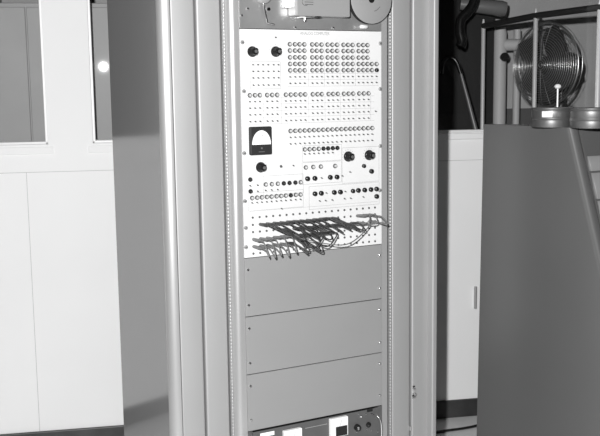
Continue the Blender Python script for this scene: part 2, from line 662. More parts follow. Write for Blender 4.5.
# panel heading
tcu = bpy.data.curves.new('heading', 'FONT')
tcu.body = 'ANALOG COMPUTER'
tcu.size = 0.0125
tcu.align_x = 'LEFT'
tob = bpy.data.objects.new('heading', tcu)
COL.objects.link(tob)
dg = bpy.context.evaluated_depsgraph_get()
tm = bpy.data.meshes.new_from_object(tob.evaluated_get(dg))
tx, tz = Q(300.5, 34.6)
wtxt = max(v.co.x for v in tm.vertices)
sc_ = (Q(330, 33)[0] - tx) / wtxt
tb = bmesh.new()
tb.from_mesh(tm)
plate.merge(tb, 1, Matrix.Translation((tx, -0.0034, tz)) @ Matrix.Rotation(PI / 2, 4, 'X') @ Matrix.Scale(sc_, 4, (1, 0, 0)))
bpy.data.objects.remove(tob)
ppart(plate, 'face_plate', ['panel', 'print', 'printd'])


def shared(items, name, make, mats_of, cap=100):
    """the nearest hundred as parts of their own, any others as one"""
    items = sorted(items, key=lambda t: t[0])
    for it in items[:cap]:
        mb = MB()
        make(mb, *it)
        ppart(mb, name, mats_of(it))
    rest = items[cap:]
    if rest:
        mb = MB()
        for it in rest:
            make(mb, *it)
        ppart(mb, name, mats_of(rest[0]), stuff=True)


YF = -0.003


def mk_lamp(mb, x, z, k):
    mb.lathe([(0.0068, 0), (0.0068, 0.003), (0.0060, 0.004)], (x, YF, z), '-Y', n=14, mi=1)
    mb.lathe([(0.0046, 0.0035), (0.0046, 0.007), (0.0034, 0.0095), (0.0012, 0.0105)], (x, YF, z), '-Y', n=14, mi=0)


def mk_button(mb, x, z, r):
    mb.lathe([(r, 0), (r, 0.006), (r * 0.8, 0.008), (r * 0.3, 0.0088)], (x, YF, z), '-Y', n=16)


def mk_toggle(mb, x, z, k):
    s = 1.0 if k == 1 else 1.8
    mb.lathe([(0.0024 * s, 0), (0.0024 * s, 0.002)], (x, YF, z), '-Y', n=8)
    mb.lathe([(0.0009 * s, 0), (0.0011 * s, 0.006)], (x, YF - 0.002, z), Vector((0, -1, -0.1)), n=6)


def mk_jack(mb, x, z):
    mb.lathe([(0.0034, 0), (0.0034, 0.0018), (0.0020, 0.0019), (0.0020, 0.0004)], (x, YF, z), '-Y', n=10)


lamps_l = [t for t in lamps if t[2] == 0]
lamps_d = [t for t in lamps if t[2] == 1]
shared(lamps_l, 'indicator_lamp', mk_lamp, lambda t: ['lens', 'bezel'])
for it in lamps_d:
    mb = MB()
    mk_lamp(mb, *it)
    tag(ppart(mb, 'dark_lamp', ['blackm', 'black']), 'dark lamp among the grey ones')
for it in buttons:
    mb = MB()
    mk_button(mb, *it)
    ppart(mb, 'push_button', 'black')
shared(toggles, 'toggle_switch', mk_toggle, lambda t: 'tog')
shared(jacks, 'patch_jack', mk_jack, lambda t: 'tog')
for (kx, ky, kr) in KN:
    x, z = Q(kx, ky)
    mb = MB()
    mb.lathe([(kr * 1.15, 0), (kr * 1.15, 0.003), (kr * 0.95, 0.005), (kr * 0.85, 0.006), (kr * 0.78, 0.020), (kr * 0.6, 0.022)], (x, YF, z), '-Y', n=20)
    # grip bar of the pointer knob
    t = bmesh.new()
    bmesh.ops.create_cube(t, size=1)
    for v in t.verts:
        v.co = Vector((v.co.x * 0.006, v.co.y * 0.02, v.co.z * kr * 1.5))
    mb.merge(t, 0, Matrix.Translation((x, YF - 0.015, z)) @ Matrix.Rotation(0.5, 4, 'Y'))
    mb.lathe([(kr * 0.35, 0), (kr * 0.35, 0.001)], (x, YF - 0.026, z), '-Y', n=12, mi=1)
    ppart(mb, 'rotary_knob', ['black', 'tog'])
# mounting screws
for (x, y) in [(242.7, 42.3), (244.2, 91.3), (244.6, 153.3), (245.3, 201.3), (246.2, 228), (246.4, 247.3),
               (380.6, 43.5), (380.6, 89), (380.6, 146), (380.3, 190.4)]:
    qx, qz = Q(x, y)
    mb = MB()
    mb.lathe([(0.0062, 0), (0.0060, 0.002), (0.0035, 0.004)], (qx, YF, qz), '-Y', n=12)
    mb.box(qx - 0.004, qx + 0.004, YF - 0.0046, YF - 0.0035, qz - 0.0006, qz + 0.0006, mi=1)
    ppart(mb, 'mounting_screw', ['metal', 'black'])
# meter
mx0, mz1 = Q(248.5, 126.9)
mx1, mz0 = Q(271.0, 154.2)
mxc, mw = (mx0 + mx1) / 2, (mx1 - mx0)
mzc, mh = (mz0 + mz1) / 2, (mz1 - mz0)
mb = MB()
mb.box(mx0, mx1, YF - 0.013, YF, mz0, mz1, r=0.004, seg=3)
meter = ppart(mb, 'panel_meter', 'blackm')


def mpart(mb, name, mats):
    o = mb.build(name, mats, meter)
    return o


def halfdisc(mb, cx_, cz_, rx, rz, y0, y1, mi=0, n=20):
    pts = [(cx_ + rx * math.cos(PI * k / n), cz_ + rz * math.sin(PI * k / n)) for k in range(n + 1)]
    f = [mb.bm.verts.new((x, y0, z)) for x, z in pts]
    b = [mb.bm.verts.new((x, y1, z)) for x, z in pts]
    mb.bm.faces.new(f).material_index = mi
    for i in range(len(pts)):
        j = (i + 1) % len(pts)
        mb.bm.faces.new((f[i], f[j], b[j], b[i])).material_index = mi


mb = MB()
zb_ = mz0 + mh * 0.37
halfdisc(mb, mxc, zb_, mw * 0.42, mh * 0.50, YF - 0.0155, YF - 0.010)
# scale marks
for i in range(9):
    a = math.radians(30 + 15 * i)
    xx, z_ = mxc + mw * 0.27 * math.cos(a), zb_ + mh * 0.33 * math.sin(a)
    mb.box(xx - 0.0006, xx + 0.0006, YF - 0.0160, YF - 0.0150, z_ - 0.002, z_ + 0.002, mi=1)
mpart(mb, 'meter_dial', ['meterface', 'print'])
mb = MB()
mb.tube([(mxc, YF - 0.0165, zb_ + 0.001), (mxc + 0.003, YF - 0.0165, zb_ + mh * 0.34)], 0.0004, n=5)
mpart(mb, 'meter_needle', 'printd')
mb = MB()
mb.lathe([(0.003, 0), (0.003, 0.002)], (mxc, YF - 0.014, mz0 + mh * 0.24), '-Y', n=12)
mb.box(mxc - 0.010, mxc + 0.010, YF - 0.0145, YF - 0.014, mz0 + mh * 0.10, mz0 + mh * 0.125)
mpart(mb, 'zero_adjuster', 'tog')

# ------------------------------------------------------------------ patch cords
cord_id = 0


def cord(a, b, out=0.05, droop=0.04, tone='d', label='', group='', rad=0.0021, mid=None, push=0.0):
    (r1, c1), (r2, c2) = a, b
    p1 = Vector((JX[c1], YF, JZ[r1]))
    p2 = Vector((JX[c2], YF, JZ[r2]))
    root = thing('patch_cord', label, 'cord', p1, group=group)
    plug, cab_ = ('plugd', 'cordd') if tone == 'd' else ('plugg', 'cordg')
    ends = []
    for p in (p1, p2):
        d = Vector((random.uniform(0.0, 0.22), -1, random.uniform(0.0, 0.14))).normalized()
        mb = MB()
        L = 0.046
        mb.lathe([(0.0032, 0), (0.0048, 0.003), (0.0048, L - 0.010), (0.0030, L - 0.004), (0.0024, L)], p - p1, d, n=10)
        mb.build('plug', plug, root)
        ends.append((p + d * L, d))
    (e1, d1), (e2, d2) = ends
    q = mid if mid else (e1 + e2) / 2 + Vector((push, -out, -droop))
    ctrl = [e1 - d1 * 0.003 - p1, e1 + d1 * out * 0.45 + Vector((0, 0, -droop * 0.15)) - p1, q - p1, e2 + d2 * out * 0.45 + Vector((0, 0, -droop * 0.15)) - p1, e2 - d2 * 0.003 - p1]
    MB().tube(spline(ctrl, 8), rad, n=6).build('cable', cab_, root)
    return root


G1 = 'patch cords looped at the lower left of the jack field'
G2 = 'black patch cords drooping below the middle of the tangle'
G3 = 'black patch cords slanting down from the left half of the upper plug row'
G4 = 'black patch cords running right from the middle of the upper plug row'
G5 = 'grey patch cords at the right end of the jack field'
for k, c in enumerate([0, 1, 2, 3, 4]):
    cord((3, c), (4, c), 0.042, 0.030 + 0.006 * (k % 2), 'g', 'grey patch cord in a small loop at the lower left of the jack field', G1, push=0.004)
for k, c in enumerate([5, 6, 7, 8]):
    cord((3, c), (4, c - (k % 2)), 0.030, 0.036 - 0.005 * (k % 3), 'd', 'black patch cord drooping over the lower edge of the white panel', G2, push=0.022)
for k, c in enumerate([1, 2, 3, 4, 5, 6]):
    cord((1, c), (3 if k % 2 else 2, c + 3 + k % 2), 0.030, 0.022 + 0.006 * (k % 3), 'd', 'black patch cord slanting down rightwards from the left end of the upper plug row', G3, push=0.030)
for k, c in enumerate([7, 8, 9, 10, 11, 12]):
    cord((1, c), (2, min(c + 1 + k // 2, 15)), 0.035, 0.020 + 0.004 * (k % 3), 'd', 'black patch cord running right from the middle of the upper plug row', G4, push=0.034)
for k, c in enumerate([4, 6]):
    cord((2, c), (3, c + 5), 0.03, 0.045, 'd', 'black patch cord in the thick of the tangle', 'black patch cords in the thick of the tangle', push=0.01)
for k, c in enumerate([16, 17, 18]):
    cord((1, c), (2, c - 1 + k // 2), 0.030 + 0.010 * k, 0.002 + 0.003 * k, 'g', 'grey patch cord looping past the right edge of the white panel', G5, push=0.004)
q1 = onY(362, 239, -0.06)
cord((2, 16), (3, 6), 0.035, 0.042, 'g', 'single long grey patch cord sagging across the right half of the jack field', None, mid=None, push=0.02, rad=0.0018)

# ------------------------------------------------------------------ blank panels
BL = ['topmost of the three plain grey blank panels, directly under the white control panel',
      'middle one of the three plain grey blank panels in the cabinet',
      'lowest of the three plain grey blank panels, above the instrument panel with meters']
for k in range(3):
    zt = ZB - U4 * k
    o = thing('blank_panel', BL[k], 'panel', (PW / 2, 0, zt - U4))
    if k == 2:
        zl = zt - U4 + 0.0015
    else:
        zl = zt - U4 + 0.0012
    mb = MB().box(0.0005 - PW / 2, PW / 2 - 0.0005, -0.003, 0.002, zl - (zt - U4), U4 - 0.0010, r=0.0008, seg=1)
    mb.build('plate', 'blank', o)
    for sx in (-1, 1):
        for f_ in (0.20, 0.80):
            mb = MB()
            mb.lathe([(0.0048, 0), (0.0046, 0.002), (0.0025, 0.0035)], (sx * (PW / 2 - 0.010), YF, U4 * f_), '-Y', n=12)
            mb.build('mounting_screw', 'chrome', o)

# ------------------------------------------------------------------ instrument panel at the bottom
ZI = ZB - 3 * U4
HI = 0.1778
ip = thing('power_supply', 'dark grey instrument unit with two white meters at the bottom of the cabinet', 'power supply', (PW / 2, 0, ZI - HI))
IO = Vector((PW / 2, 0, ZI - HI))


def ipart(mb, name, mats):
    o = mb.build(name, mats, ip)
    o.location = -IO
    return o


def QI(px, py, Y=-0.003):
    p = onY(px, py, Y)
    return p.x, p.z


mb = MB()
mb.box(0.014, PW - 0.014, -0.004, 0.002, ZI - HI, ZI - 0.0035, r=0.001, seg=2)
mb.box(0.0, 0.014, -0.002, 0.002, ZI - HI, ZI - 0.001)
mb.box(PW - 0.014, PW, -0.002, 0.002, ZI - HI, ZI - 0.001)
# legend frame lines between the meters
xa, za = QI(305, 428)
xb, zb = QI(327, 424)
mb.box(xa, xb, -0.0045, -0.003, (za + zb) / 2 - 0.001, (za + zb) / 2 + 0.001, mi=1)
ipart(mb, 'face_plate', ['lowpanel', 'metal'])
mb = MB()
mb.box(0.016, PW - 0.03, -0.006, -0.001, ZI - 0.0030, ZI - 0.0012)
ipart(mb, 'top_gap', 'black')
mb = MB()
qx, qz = QI(369.5, 410.0)
mb.box(qx - 0.010, qx + 0.010, -0.0062, -0.002, ZI - 0.012, ZI - 0.001)
ipart(mb, 'corner_slot', 'black')


def small_meter(pxl, pyt, pxr, hh, dark=True):
    x0, z1 = QI(pxl, pyt, -0.015)
    x1 = QI(pxr, pyt, -0.015)[0]
    z0 = z1 - hh
    mb = MB()
    mb.box(x0, x1, -0.017, -0.003, z0, z1, r=0.002, seg=2)
    m_ = ipart(mb, 'meter', 'meterface')
    mb = MB()
    w_ = x1 - x0
    mb.box(x0 + 0.28 * w_, x1 - 0.08 * w_, -0.020, -0.016, z0 + 0.003, z0 + hh * 0.55, r=0.001)
    mb.build('meter_cover', 'black', m_)
    mb = MB()
    mb.tube([(x0 + w_ * 0.5, -0.0176, z0 + hh * 0.55), (x0 + w_ * 0.62, -0.0176, z1 - 0.008)], 0.0004, n=5)
    mb.build('meter_needle', 'printd', m_)


small_meter(330.5, 419.5, 348, 0.062)
small_meter(284, 431.5, 302, 0.062)
x0, z1 = QI(260, 433.5)
x1 = QI(274, 431)[0]
ipart(MB().box(x0, x1, -0.0055, -0.003, z1 - 0.012, z1), 'name_plate', 'paper')
x, z = QI(356.5, 427)
mb = MB()
mb.lathe([(0.011, 0), (0.011, 0.006), (0.009, 0.014), (0.006, 0.016)], (x, -0.004, z), '-Y', n=18)
mb.box(x - 0.0055, x - 0.001, -0.0215, -0.018, z - 0.004, z + 0.006, mi=1)
ipart(mb, 'rotary_knob', ['black', 'metal'])
x, z = QI(368, 424.5)
mb = MB()
mb.lathe([(0.009, 0), (0.009, 0.004), (0.0055, 0.005), (0.0055, 0.0015)], (x, -0.004, z), '-Y', n=16, mi=1)
mb.lathe([(0.0018, 0), (0.0032, 0.018)], (x, -0.005, z), Vector((-0.5, -1, 0.2)), n=8, mi=0)
ipart(mb, 'toggle_switch', ['chrome', 'black'])
for (px_, py_, r) in [(360.5, 416.5, 0.005), (357.8, 413.6, 0.0032), (365, 414, 0.0028), (371.7, 413.4, 0.003), (366, 429.2, 0.0025), (370.5, 430.2, 0.0025), (377, 431.6, 0.003), (356, 432, 0.003)]:
    x, z = QI(px_, py_)
    mb = MB()
    mb.lathe([(r, 0), (r * 0.9, 0.003), (r * 0.4, 0.005)], (x, -0.004, z), '-Y', n=10)
    ipart(mb, 'bright_screw', 'chrome')
x, z = QI(379.0, 412.5)
x2 = x - 0.010
mb = MB()
mb.tube(spline([(x2 - 0.020, -0.003, z + 0.002), (x2 - 0.008, -0.022, z - 0.004), (x2, -0.030, z - 0.022), (x2 + 0.002, -0.030, z - 0.07), (x2, -0.022, z - 0.105), (x2, -0.003, z - 0.112)], 6), 0.0030, n=8)
ipart(mb, 'handle', 'chrome')
x, z = QI(252.5, 434)
mb = MB()
mb.tube(spline([(x - 0.002, -0.003, z + 0.004), (x - 0.010, -0.02, z - 0.004), (x - 0.012, -0.028, z - 0.03), (x - 0.012, -0.028, z - 0.08), (x - 0.012, -0.003, z - 0.10)], 6), 0.003, n=8)
ipart(mb, 'handle', 'tog')

# ------------------------------------------------------------------ tape reader on top
tr = thing('tape_reader', 'bare metal tape reader deck with grey head cover, above the white control panel', 'tape reader', (PW / 2, 0, ZP))
TO = Vector((PW / 2, 0, ZP))


def tpart(mb, name, mats):
    o = mb.build(name, mats, tr)
    o.location = -TO
    return o


ZTT = HT - 0.01
tpart(MB().box(0.0005, PW - 0.0005, -0.003, 0.002, ZP + 0.001, ZTT, r=0.001, seg=1), 'face_plate', 'alu')
# head cover: box standing out from the plate
YH = -0.055
xa, za = onY(296.3, 15.6, YH).x, onY(296.3, 15.6, YH).z
xb = onY(350.5, 16, YH).x
mb = MB()
mb.box(xa, xb, YH, -0.003, za, za + 0.20, r=0.004, seg=3)
# black print on the cover
mp = onY(303, 3, YH)
for k in range(3):
    mb.box(mp.x + 0.006 + 0.0 * k, mp.x + 0.034, YH - 0.0006, YH + 0.001, mp.z + 0.009 - k * 0.0068, mp.z + 0.011 - k * 0.0068, mi=1)
t_ = [(mp.x + 0.008 + 0.011 * math.cos(a), YH - 0.0003, mp.z + 0.004 + 0.011 * math.sin(a)) for a in [PI * (0.85 + 0.9 * i / 12) for i in range(13)]]
mb.tube(t_, 0.0009, n=5, mi=1)
tpart(mb, 'head_cover', ['steel', 'printd'])
# dark scalloped edge of the guide under the cover
pa, pb = onY(310, 14.3, -0.05), onY(333, 14.8, -0.05)
mb = MB()
mb.lathe([(0.020, 0), (0.020, 0.02)], ((pa.x + pb.x) / 2 - 0.01, -0.030, za + 0.0165), '-Y', n=20)
tpart(mb, 'guide_roller', 'black')
mb = MB()
pc = onY(303, 17, -0.03)
mb.tube([(pc.x, -0.003, pc.z), (pc.x, -0.045, pc.z), (pc.x + 0.03, -0.045, pc.z + 0.002)], 0.003, n=8)
mb.lathe([(0.0032, 0), (0.0032, 0.012)], (pc.x, -0.040, pc.z - 0.012), 'Z', n=8)
tpart(mb, 'guide_pin', 'chrome')
# bright bracket left of the cover
pa = onY(290, 10, -0.01)
mb = MB()
mb.box(pa.x - 0.022, pa.x + 0.018, -0.014, -0.003, pa.z + 0.004, pa.z + 0.12, r=0.003)
tpart(mb, 'bracket', 'chrome')
# lever
pa, pb, pd = onY(263.5, 3.0, -0.02), onY(267.3, 23.0, -0.02), onY(274, 24.3, -0.02)
mb = MB()
mb.tube([pa, pb, pd], 0.0026, n=8)
tpart(mb, 'lever', 'chrome')
pa = onY(262, -4.5, -0.003)
mb = MB()
mb.lathe([(0.028, 0), (0.028, 0.012), (0.024, 0.016), (0.008, 0.018)], (pa.x, -0.003, pa.z + 0.004), '-Y', n=28)
tpart(mb, 'capstan_wheel', 'steel')
pa = onY(268, 9.2, -0.003)
mb = MB()
mb.lathe([(0.006, 0), (0.005, 0.006)], (pa.x, -0.003, pa.z), '-Y', n=12)
tpart(mb, 'bolt', 'chrome')
for (px_, py_) in [(247.5, 8.6), (295.0, 27.5), (333, 28), (241.4, 15.4)]:
    pa = onY(px_, py_, -0.003)
    mb = MB()
    mb.lathe([(0.0042, 0), (0.0040, 0.003), (0.002, 0.005)], (pa.x, -0.003, max(pa.z, ZP + 0.006)), '-Y', n=12)
    tpart(mb, 'bolt', 'chrome')
# roller under the reel
pa = onY(360.5, 26.5, -0.02)
mb = MB()
mb.lathe([(0.003, 0), (0.0058, 0.002), (0.0058, 0.024), (0.003, 0.026)], (pa.x, -0.018, pa.z), 'X', n=14)
mb.lathe([(0.003, 0), (0.003, 0.017)], (pa.x + 0.013, -0.003, pa.z), '-Y', n=8)
tpart(mb, 'guide_roller', 'tube')
# the reel
YRL = -0.030
pc = onY(371.6, -0.6, YRL)
RR = 0.0725
reel = thing('tape_reel', 'pale grey tape reel with a dark hub hole, overlapping the right rack upright', 'reel', (pc.x, 0, pc.z))
mb = MB()
mb.lathe([(0.0105, 0), (RR - 0.0012, 0), (RR, 0.0008), (RR, 0.0020), (RR - 0.0015, 0.0026), (0.0105, 0.0026)], (0, YRL + 0.0026, 0), '-Y', n=64, caps=False)
mb.build('front_flange', 'steel', reel)
mb = MB()
mb.lathe([(0.012, 0), (RR, 0), (RR, 0.002), (0.012, 0.002)], (0, YRL + 0.018, 0), '-Y', n=64, caps=False)
mb.build('rear_flange', 'blackm', reel)
mb = MB()
mb.lathe([(0.046, 0), (0.046, 0.014)], (0, YRL + 0.0165, 0), '-Y', n=40)
mb.build('tape_pack', 'black', reel)
mb = MB()
mb.lathe([(0.010, -0.001), (0.010, 0.028)], (0, -0.003, 0), '-Y', n=24)
mb.build('spindle', 'black', reel)
mb = MB()
mb.tube([(0.036 * math.cos(a), YRL - 0.0004, 0.036 * math.sin(a)) for a in [math.radians(-75 + 5 * i) for i in range(9)]], 0.0009, n=5)
mb.build('rim_mark', 'printd', reel)

# ------------------------------------------------------------------ console on the right
d_ = ray(483.6, 124.2)
pT = CAM + d_ * 3.5
XC = pT.x
pF = onX(570, 129.5, XC)
pS = onX(598, 254, XC)
ZC = pT.z
YCB, YCF = pT.y, pF.y
sl = (pS.y - pF.y) / (pS.z - pF.z)         # slope of the leaning front
ZK = 0.62
YK = pF.y + sl * (ZK - pF.z)
CW = 1.10
con = thing('operator_console', 'dark grey operator console with leaning front, film cans on its top', 'console', (XC + CW / 2, (YCB + YK) / 2, 0))
CO = Vector((XC + CW / 2, (YCB + YK) / 2, 0))


def kpart(mb, name, mats):
    o = mb.build(name, mats, con)
    o.location = -CO
    return o


def side_prism(mb, pts, x0, x1, mi=0, bev=0.0, seg=4, front_only=False):
    t = bmesh.new()
    a = [t.verts.new((x0, y, z)) for y, z in pts]
    b = [t.verts.new((x1, y, z)) for y, z in pts]
    n = len(pts)
    for i in range(n):
        t.faces.new((a[i], a[(i + 1) % n], b[(i + 1) % n], b[i]))
    t.faces.new(list(reversed(a)))
    t.faces.new(b)
    bmesh.ops.recalc_face_normals(t, faces=list(t.faces))
    if bev > 0:
        es = [e for e in t.edges if not front_only or (max(v.co.y for v in e.verts) < YCF + 1e-4 and abs(e.verts[0].co.x - e.verts[1].co.x) < 1e-5)]
        bmesh.ops.bevel(t, geom=es, offset=bev, segments=seg, profile=0.5, affect='EDGES')
        for f in t.faces:
            f.smooth = True
    mb.merge(t, mi)


pB = onX(476.6, 436, XC)
YB0 = YCB + (pB.y - YCB) * ZC / (ZC - pB.z)
prof = [(YB0, 0.0), (YCB, ZC), (YCF, ZC), (YK, ZK), (YK - 0.30, ZK - 0.02), (YK - 0.30, ZK - 0.08), (YK, ZK - 0.10), (YK, 0.0)]
mb = MB()
side_prism(mb, prof, XC, XC + 0.045, bev=0.018, seg=6, front_only=True)
body_side = kpart(mb, 'side_panel', 'console')
mb = MB()
side_prism(mb, prof, XC + CW - 0.045, XC + CW, bev=0.018, seg=6, front_only=True)
kpart(mb, 'side_panel', 'console')
ins = 0.012
mb = MB()
side_prism(mb, [(YCB - 0.005, 0.02), (YCB - 0.005, ZC - 0.004), (YCF + 0.002, ZC - 0.004), (YK + ins, ZK), (YK + ins, 0.02)], XC + 0.0452, XC + CW - 0.0452)
kpart(mb, 'body', 'console')
mb = MB()
side_prism(mb, [(YK + ins, ZK - 0.01), (YK + ins, ZK - 0.08), (YK - 0.29, ZK - 0.07), (YK - 0.29, ZK - 0.025)], XC + 0.0452, XC + CW - 0.0452)
kpart(mb, 'desk_shelf', 'console')
# pale module panels on the leaning front


def front_y(z):
    return YCF + sl * (z - ZC)


zz_t = onX(583, 155, XC + 0.048).z
zz_m = onX(586, 171, XC + 0.048).z
zz_b = onX(597, 200, XC + 0.048).z
edges_ = [zz_t, zz_m - 0.002, zz_b - 0.0, zz_b - 0.12, zz_b - 0.24]
for i in range(4):
    za_, zb2 = edges_[i] - 0.003, edges_[i + 1] + 0.003
    mb = MB()
    side_prism(mb, [(front_y(za_) + 0.004, za_), (front_y(za_) - 0.004, za_), (front_y(zb2) - 0.004, zb2), (front_y(zb2) + 0.010, zb2)], XC + 0.048, XC + CW - 0.048, bev=0.0015, seg=1)
    kpart(mb, 'module_panel', 'consolekey')
for i in range(2):
    mb = MB()
    z_ = edges_[i + 2] - 0.05
    mb.lathe([(0.008, 0), (0.006, 0.012)], (XC + 0.075, front_y(z_) - 0.006, z_), '-Y', n=12)
    kpart(mb, 'push_button', 'black')


def film_can(px, py, rad, h, z0, label, lab=False, group=None):
    c = onZ(px, py, z0)
    # front point of the can's base is at the pixel
    toc = Vector((c.x - CAM.x, c.y - CAM.y, 0)).normalized()
    return film_can_at(c.x + toc.x * rad, c.y + toc.y * rad, rad, h, z0, label, lab, group)


def film_can_at(x, y, rad, h, z0, label, lab=False, group=None):
    o = thing('film_can', label, 'film can', (x, y, z0), group=group)
    mb = MB()
    mb.lathe([(rad * 0.97, 0), (rad * 0.985, 0.002), (rad * 0.985, h * 0.78)], (0, 0, 0), 'Z', n=48)
    mb.build('can_base', 'can', o)
    mb = MB()
    mb.lathe([(rad, 0), (rad * 1.012, 0.001), (rad * 1.012, 0.003), (rad, 0.0035), (rad, h * 0.22 + 0.003), (rad * 0.985, h * 0.22 + 0.005), (rad * 0.90, h * 0.22 + 0.0045), (rad * 0.88, h * 0.22 + 0.003)], (0, 0, h * 0.70), 'Z', n=48)
    mb.build('can_lid', 'can', o)
    if lab:
        mb = MB()
        a0 = math.atan2(CAM.y - y, CAM.x - x)
        aa, bb = a0 - 0.50, a0 + 0.02
        n = 8
        for i in range(n):
            u0, u1 = aa + (bb - aa) * i / n, aa + (bb - aa) * (i + 1) / n
            r_ = rad + 0.0005
            mb.face([(r_ * math.cos(u0), r_ * math.sin(u0), h * 0.08), (r_ * math.cos(u1), r_ * math.sin(u1), h * 0.08), (r_ * math.cos(u1), r_ * math.sin(u1), h * 0.72), (r_ * math.cos(u0), r_ * math.sin(u0), h * 0.72)])
        mb.build('paper_label', 'paper', o)
    return o, x, y


HC = 0.0305
_, x1c, y1c = film_can(551.5, 127.6, 0.068, HC, ZC, 'lower film can of the left stack on the console')
film_can_at(x1c + 0.001, y1c, 0.067, HC, ZC + HC + 0.001, 'upper film can of the left stack, with a white paper label', True)
_, x2c, y2c = film_can(591.5, 128.6, 0.070, HC, ZC, 'lower film can of the right stack on the console')
film_can_at(x2c - 0.001, y2c, 0.069, HC, ZC + HC + 0.001, 'upper film can of the right stack on the console')
# ball topped rod behind the cans
pz = onZ(557, 122.5, ZC)
pk = Vector((pz.x, pz.y, ZC))
hb_ = onY(557, 86.5, pk.y).z - ZC
rod = thing('ball_topped_rod', 'short thin rod with a pale round knob, standing behind the left film cans', 'rod', pk)
mb = MB()
mb.lathe([(0.014, 0), (0.014, 0.004), (0.004, 0.006), (0.0035, hb_ - 0.008)], (0, 0, 0), 'Z', n=14)
mb.build('stem', 'tube', rod)
mb = MB()
R0 = 0.0125
mb.lathe([(R0 * math.sin(PI * k / 10) + 0.0001, -R0 * 0.75 * math.cos(PI * k / 10)) for k in range(11)], (0, 0, hb_), 'Z', n=18)
mb.build('ball_knob', 'paper', rod)

# cable along the back of the console and across the floor
fp = [onZ(428, 433.5, 0.006), onZ(447, 430.5, 0.006), onZ(462, 428.5, 0.006), onZ(477, 425.5, 0.006), onZ(492, 420, 0.006)]
c0 = fp[0] - (fp[1] - fp[0]) * 3
mb = MB()
mb.tube(spline([c0] + fp, 8), 0.0065, n=8)
tag(mb.build('power_cable', 'black'), 'black cable lying across the floor between cabinet and console', 'cable')

# wall hinge and door behind the console
hx, hz = onW(475.5, 297)
root = thing('hinge', 'pale metal hinge on the white partition beside the console', 'hinge', WO + WD * hx + Vector((0, 0, hz)), WRZ)
mb = MB()
mb.box(-0.012, 0.030, -0.004, -0.0002, -0.048, 0.048, r=0.001)
mb.build('leaf', 'wall', root)
mb = MB()
mb.lathe([(0.007, 0), (0.007, 0.105)], (-0.004, -0.010, -0.0525), 'Z', n=10)
mb.build('pin_barrel', 'steel', root)

# ------------------------------------------------------------------ next room: fan, railing, pipes
def wp(x, y, z=0.0):
    """wall coordinates to world"""
    v = WO + WD * x + WN * y
    return Vector((v.x, v.y, z))


# pedestal fan
FD = 4.9
fc = at(544.5, 65, FD)
frz = math.atan2(RT.y, RT.x) - math.radians(57)
fan = thing('pedestal_fan', 'large round wire-guard fan seen through the glass above the film cans', 'fan', (fc.x, fc.y, 0), frz)
FR = 0.214
mb = MB()
for k in range(1, 19):
    rr = FR * k / 18.0
    dep = 0.030 * math.sqrt(max(0, 1 - (k / 18.7) ** 2))
    pts = [(rr * math.cos(a), -dep, fc.z + rr * math.sin(a)) for a in [2 * PI * i / 40 for i in range(40)]]
    mb.tube(pts, 0.0014, n=6, closed=True)
for i in range(24):
    a = 2 * PI * i / 24
    mb.tube([(FR * s * math.cos(a), -0.030 * math.sqrt(max(0, 1 - (s * 12 / 12.5) ** 2)), fc.z + FR * s * math.sin(a)) for s in (0.12, 0.4, 0.65, 0.85, 1.0)], 0.0011, n=4, mi=1)
mb.build('front_guard', ['wire', 'blade'], fan)
mb = MB()
for k in range(2, 13, 2):
    rr = FR * k / 12.0
    dep = 0.035 * math.sqrt(max(0, 1 - (k / 12.5) ** 2))
    mb.tube([(rr * math.cos(a), 0.03 + dep, fc.z + rr * math.sin(a)) for a in [2 * PI * i / 40 for i in range(40)]], 0.0014, n=4, closed=True)
mb.build('rear_guard', 'wire', fan)
mb = MB()
mb.tube([(FR * math.cos(a), 0.01, fc.z + FR * math.sin(a)) for a in [2 * PI * i / 48 for i in range(48)]], 0.0055, n=8, closed=True)
mb.build('guard_rim', 'wire', fan)
for k in range(4):
    t = bmesh.new()
    n1 = 9
    rows_ = []
    for i in range(n1):
        s = i / (n1 - 1)
        r_ = 0.04 + 0.165 * s
        wd = 0.030 + 0.075 * math.sin(PI * min(1, s * 0.9 + 0.08))
        rows_.append([t.verts.new((r_, 0.026 * u + 0.01 * y_, wd * u + 0.02 * s)) for (u, y_) in ((-1, 0), (0, 0.2), (1, 0), (1, 0.25), (0, 0.45), (-1, 0.25))])
    for a_, b2 in zip(rows_, rows_[1:]):
        for j in range(6):
            f = t.faces.new((a_[j], a_[(j + 1) % 6], b2[(j + 1) % 6], b2[j]))
            f.smooth = True
    t.faces.new(list(reversed(rows_[0])))
    t.faces.new(rows_[-1])
    mb = MB()
    mb.merge(t, 0, Matrix.Translation((0, 0.01, fc.z)) @ Matrix.Rotation(PI / 2 * k + 0.5, 4, 'Y'))
    mb.build('blade', 'blade', fan)
mb = MB()
mb.lathe([(0.045, -0.04), (0.045, 0.0), (0.03, 0.03)], (0, 0, fc.z), '-Y', n=20)
mb.build('hub', 'blade', fan)
mb = MB()
mb.lathe([(0.06, -0.22), (0.07, -0.17), (0.07, -0.08), (0.05, -0.04)], (0, 0, fc.z), '-Y', n=24)
mb.build('motor', 'blade', fan)
mb = MB()
mb.lathe([(0.016, 0.02), (0.016, fc.z - FR - 0.02)], (0, 0.13, 0), 'Z', n=12)
mb.lathe([(0.014, fc.z - FR - 0.04), (0.014, fc.z - 0.05)], (0, 0.13, 0), 'Z', n=12)
mb.build('pole', 'blade', fan)
mb = MB()
mb.lathe([(0.22, 0), (0.22, 0.015), (0.19, 0.03), (0.03, 0.045)], (0, 0.13, 0), 'Z', n=28)
mb.build('base', 'blade', fan)

